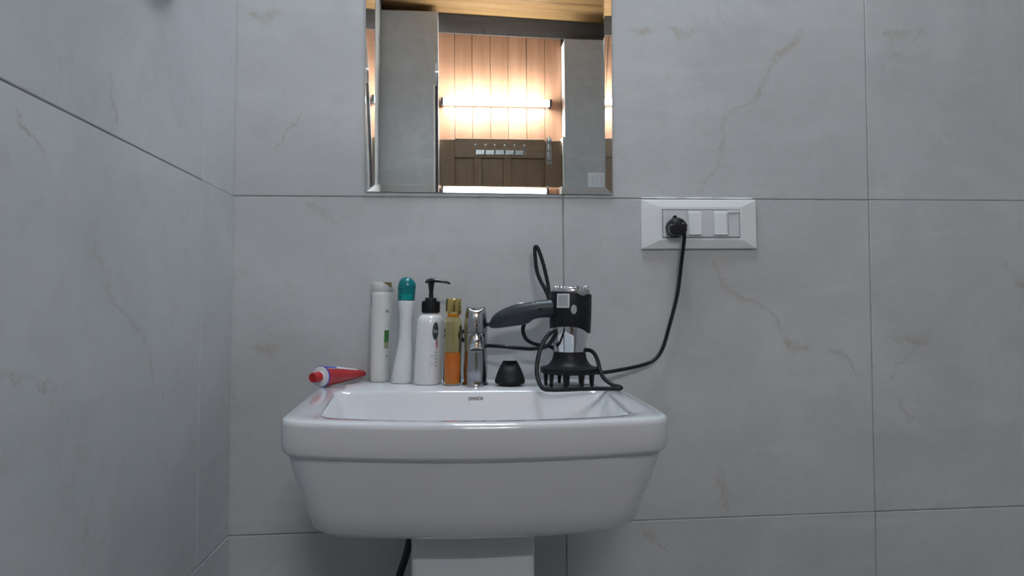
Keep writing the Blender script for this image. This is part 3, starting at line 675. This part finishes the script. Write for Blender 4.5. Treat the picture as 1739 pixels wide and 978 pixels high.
# ------------------------------------------------------------------ hair dryer with diffuser, cord and plug
DX, DY = 0.1968, -0.1150
dz0 = bz(DX)
hd_ = thing('hair_dryer', 'black and chrome hair dryer standing on its diffuser, corded to the socket', 'hair dryer', (DX, DY, dz0), (0, ROLL, 0))
def A(x, y, z):
    p = Matrix.Rotation(-ROLL, 3, 'Y') @ Vector((x-DX, y-DY, z-dz0)); return (p.x, p.y, p.z)
TILT = 0.0
# diffuser
df = obj('diffuser', lat([(.0262, .0578), (.0270, .0570), (.0272, .0535), (.0285, .0470), (.0315, .0405), (.0360, .0355), (.0405, .0330), (.0478, .0318), (.0490, .0310), (.0492, .0245), (.0484, .0225), (.0440, .0215), (.0300, .0205), (.0005, .0200)], 56), M['black'], hd_, ang=40)
def prong(r, a, h):
    bm = bmesh.new(); c, s = math.cos(a), math.sin(a)
    lathe(bm, [(.0042, .0215), (.0036, .016), (.0028, .008), (.0027, .0032), (.0022, .0010+h), (.0010, h)], 10)
    bmesh.ops.translate(bm, verts=bm.verts, vec=(r*c, r*s, 0)); return bm
for i in range(9): obj('prong', prong(.0395, 2*PI*(i+.30)/9, 0.0), M['black'], df)
for i in range(3): obj('prong', prong(.0215, 2*PI*(i+.1)/3, 0.0055), M['black'], df)
# barrel
def lean(z): return 0.0018*(z-.056)/.1
bm = bmesh.new(); loft(bm, [ring(r, r, z, 56, lean(z)) for r, z in ((.0256, .0560), (.0262, .062), (.0288, .080), (.0308, .0935), (.0314, .104), (.0314, .150))])
obj('barrel', bm, M['chrome_bright'], hd_, ang=50)
# shroud with slanted, scalloped lower edge
n = 64; rings = []
def zlow(a): return .0995 - .0042*a - .0072*a*a
def ztop(a): return .1560 - .0024*a - .0040*max(0, 1-((a-.45)/.35)**2)
for k, ro in ((0, .0318), (0, .0338), (.03, .0345), (.5, .0352), (.97, .0350), (1, .0345), (1, .0325)):
    rr_ = []
    for i in range(n):
        c, s = math.cos(2*PI*i/n), math.sin(2*PI*i/n); z = zlow(c)*(1-k)+ztop(c)*k
        rr_.append(Vector((lean(z)+ro*c, ro*s, z)))
    rings.append(rr_)
bm = bmesh.new(); loft(bm, rings, False, False); sh = obj('shroud', bm, M['black'], hd_, ang=45)
bm = bmesh.new(); tube(bm, [Vector((lean(.139)+.0353*math.cos(R(t)), .0353*math.sin(R(t)), .1395)) for t in range(-62, 60, 4)], .0005, 5); obj('seam', bm, M['slot'], sh)
def fsh(u, v, eps=.0004): return Vector((lean(v)+(.0352+eps)*math.sin(R(u)), -(.0352+eps)*math.cos(R(u)), v))
obj('sticker', patch(fsh, -49, -13, .1310, .1540, 8, 2), M['paper'], sh)
obj('sticker_face', patch(lambda u, v: fsh(u, v, .0006), -45, -17, .1332, .1518, 8, 2), M['button'], sh)
obj('logo_dot', disc_patch(fsh, -1, .1285, 8, .0077), M['button'], sh)
# chrome back cap with a ridged grille
bm = bmesh.new(); loft(bm, [ring(r, r, z, 56, lean(z)) for r, z in ((.0314, .148), (.0318, .156), (.0316, .1610), (.0300, .1645), (.0280, .1655))])
bc = obj('back_cap', bm, M['chrome'], hd_, ang=50)
bm = bmesh.new()
for k in range(30):
    a = 2*PI*k/30; c, s = math.cos(a), math.sin(a)
    tube(bm, catmull([Vector((lean(.16)+r*c, r*s, z)) for r, z in ((.0314, .1608), (.0298, .1652), (.022, .1662), (.008, .1660))], 4), .0011, 6)
obj('grille', bm, M['chrome_bright'], bc)
# handle
bm = bmesh.new(); hs_ = [(.1700, -.115, .9957, .0155, .0160), (.1570, -.115, .9953, .0150, .0160), (.1450, -.115, .9942, .0146, .0158), (.1330, -.1140, .9918, .0150, .0158), (.1245, -.1125, .9883, .0177, .0158), (.1150, -.1110, .9862, .0184, .0158), (.1020, -.1090, .9834, .0172, .0155), (.0880, -.1060, .9795, .0152, .0148), (.0775, -.1035, .9758, .0128, .0135), (.0705, -.1018, .9730, .0102, .0115), (.0665, -.1008, .9715, .0072, .0085), (.0650, -.1004, .9712, .0035, .0045)]
rings = []
for i, (x, y, z, rz, ry) in enumerate(hs_):
    p, q_ = hs_[max(i-1, 0)], hs_[min(i+1, len(hs_)-1)]
    tg = Vector((q_[0]-p[0], q_[1]-p[1], q_[2]-p[2])).normalized()
    if i > 7: tg = (tg + Vector((0.0, 0, .55*(i-7)/4))).normalized()
    upv = Vector((0, 1, 0)).cross(tg).normalized(); sd = tg.cross(upv)
    if upv.z < 0: upv = -upv
    cc = Vector(A(x, y, z)); rings.append([cc + upv*rz*math.copysign(abs(math.sin(t))**.85, math.sin(t)) + sd*ry*math.copysign(abs(math.cos(t))**.85, math.cos(t)) for t in [2*PI*k/32 for k in range(32)]])
loft(bm, rings); hn = obj('handle', bm, M['charcoal'], hd_, ang=60)
for x, z, y in ((.0905, .9800, -.1210), (.1465, .9945, -.1312)):
    bm = lat([(.0027, 0), (.0027, .0008), (.0022, .0009), (.0020, .0003), (.0005, .0002)], 16); bmesh.ops.rotate(bm, verts=bm.verts, matrix=Matrix.Rotation(R(90), 3, 'X')); obj('screw_cover', bm, M['black'], hn, loc=A(x, y, z))
bm = bmesh.new(); loft(bm, [[Vector(A(x, -.1105+d, z)) for d, z in ((-.005, zt-.001), (-.005, zt+.0018), (.005, zt+.0018), (.005, zt-.001))] for x, zt in ((.104, 1.0000), (.110, 1.0025), (.118, 1.0040), (.123, 1.0045))]); obj('switch', bm, M['steel'], hn, bevel=.0008)
# cord: handle end -> round the tap -> loops -> socket
CR = .0034
def cordpath(name, pts, r=CR, k=8): return obj(name, tub([A(*p) for p in pts], r, 10, k), M['cord'], hd_)
dk = lambda x: deck(x) + CR + .0008
cordpath('cord', [(0.0670, -0.098, 0.9700), (0.0640, -0.080, 0.9690), (0.0560, -0.0655, 0.9660), (0.042, -0.060, 0.9630), (0.0260, -0.0620, 0.9592), (0.0168, -0.0740, 0.9545), (0.0180, -0.0700, 0.9440), (0.0344, -0.0620, 0.9356), (0.0567, -0.0640, 0.9325), (0.0844, -0.075, 0.931), (0.114, -0.085, 0.9282), (0.1376, -0.105, 0.9278), (0.1557, -0.135, 0.9334), (0.1654, -0.1525, 0.9487), (0.1680, -0.157, 0.9575), (0.1613, -0.165, 0.9589), (0.1491, -0.17, 0.948), (0.1398, -0.175, 0.9297), (0.1342, -0.18, 0.907), (0.1344, -0.185, 0.8882), (0.1412, -0.192, dk(.141)+.0020), (0.1551, -0.197, dk(.155)), (0.1735, -0.197, dk(.1735)), (0.2005, -0.19, dk(.2)), (0.225, -0.186, dk(.225)), (0.2533, -0.186, dk(.2533)), (0.2650, -0.188, dk(.266)+.0004), (0.2667, -0.183, dk(.266)+.002), (0.2575, -0.172, 0.8725), (0.2475, -0.155, 0.8810), (0.2445, -0.138, 0.8930), (0.2432, -0.124, 0.9090), (0.2390, -0.116, 0.9200), (0.2330, -0.111, 0.9245), (0.2275, -0.107, 0.9250), (0.2240, -0.090, 0.930), (0.2180, -0.070, 0.940), (0.1980, -0.066, 0.960), (0.1800, -0.070, 0.990), (0.1740, -0.066, 1.0100), (0.1724, -0.060, 1.0200), (0.1709, -0.050, 1.041), (0.1652, -0.040, 1.0731), (0.1575, -0.035, 1.0999), (0.1530, -0.033, 1.1070), (0.1505, -0.034, 1.1030), (0.1508, -0.036, 1.0885), (0.1526, -0.040, 1.0647), (0.1579, -0.045, 1.0465), (0.1655, -0.055, 1.0294), (0.1705, -0.064, 1.0120), (0.165, -.072, .999), (0.150, -.078, .990), (0.1355, -0.080, 0.9800), (0.1275, -0.080, 0.9735), (0.1229, -0.080, 0.9591), (0.1279, -0.080, 0.9439), (0.1401, -0.077, 0.9356), (0.1554, -0.072, 0.9313), (0.1753, -0.066, 0.9274), (0.200, -0.058, 0.905), (0.2266, -0.055, 0.8835), (0.2594, -0.050, 0.8800), (0.3006, -0.035, 0.8825), (0.3485, -0.020, 0.8896), (0.3745, -0.015, 0.8996), (0.3893, -0.015, 0.919), (0.401, -0.015, 0.9537), (0.4187, -0.016, 1.0191), (0.4262, -0.022, 1.0845), (0.4278, -0.031, 1.1180), (0.4268, -0.0365, 1.1320), (0.4255, -0.0365, 1.1400)], k=7)
# plug in the socket
bm = bmesh.new()
lathe(bm, [(.0150, 0), (.0182, .0008), (.0186, .004), (.0180, .012), (.0165, .019), (.0140, .0235), (.0090, .0258), (.0005, .0262)], 40)
bmesh.ops.rotate(bm, verts=bm.verts, matrix=Matrix.Rotation(R(90), 3, 'X'))
pg = obj('plug', bm, M['black'], hd_, loc=A(.4172, -.0122, 1.1432), ang=45)
bm = bmesh.new(); loft(bm, [[Vector((x, y_, z_)) for x, z_ in ((-.0185, .004), (-.0185, -.010), (-.012, -.016), (.010, -.016), (.0150, -.004), (.008, .0045))] for y_ in (-.010, -.0300)])
obj('plug_grip', bm, M['black_gloss'], pg, bevel=.003, ang=60)
obj('cord_boot', tub([(.006, -.020, .003), (.0100, -.0235, .0015), (.0085, -.0243, -.004)], .0052, 14, 6, rfun=lambda t: .0068-.0026*t), M['black_gloss'], pg)
bm = lat([(.0036, 0), (.0036, .004), (.0028, .0046), (.0005, .0046)], 20); bmesh.ops.rotate(bm, verts=bm.verts, matrix=Matrix.Rotation(R(90), 3, 'X')); obj('earth_tab', bm, M['black_gloss'], pg, loc=(-.0012, 0, .0200))
obj('plug_seam', boxm(-.0012, .0004, -.0200, -.0040, .0120, .0176), M['steel'], pg, smooth=False)
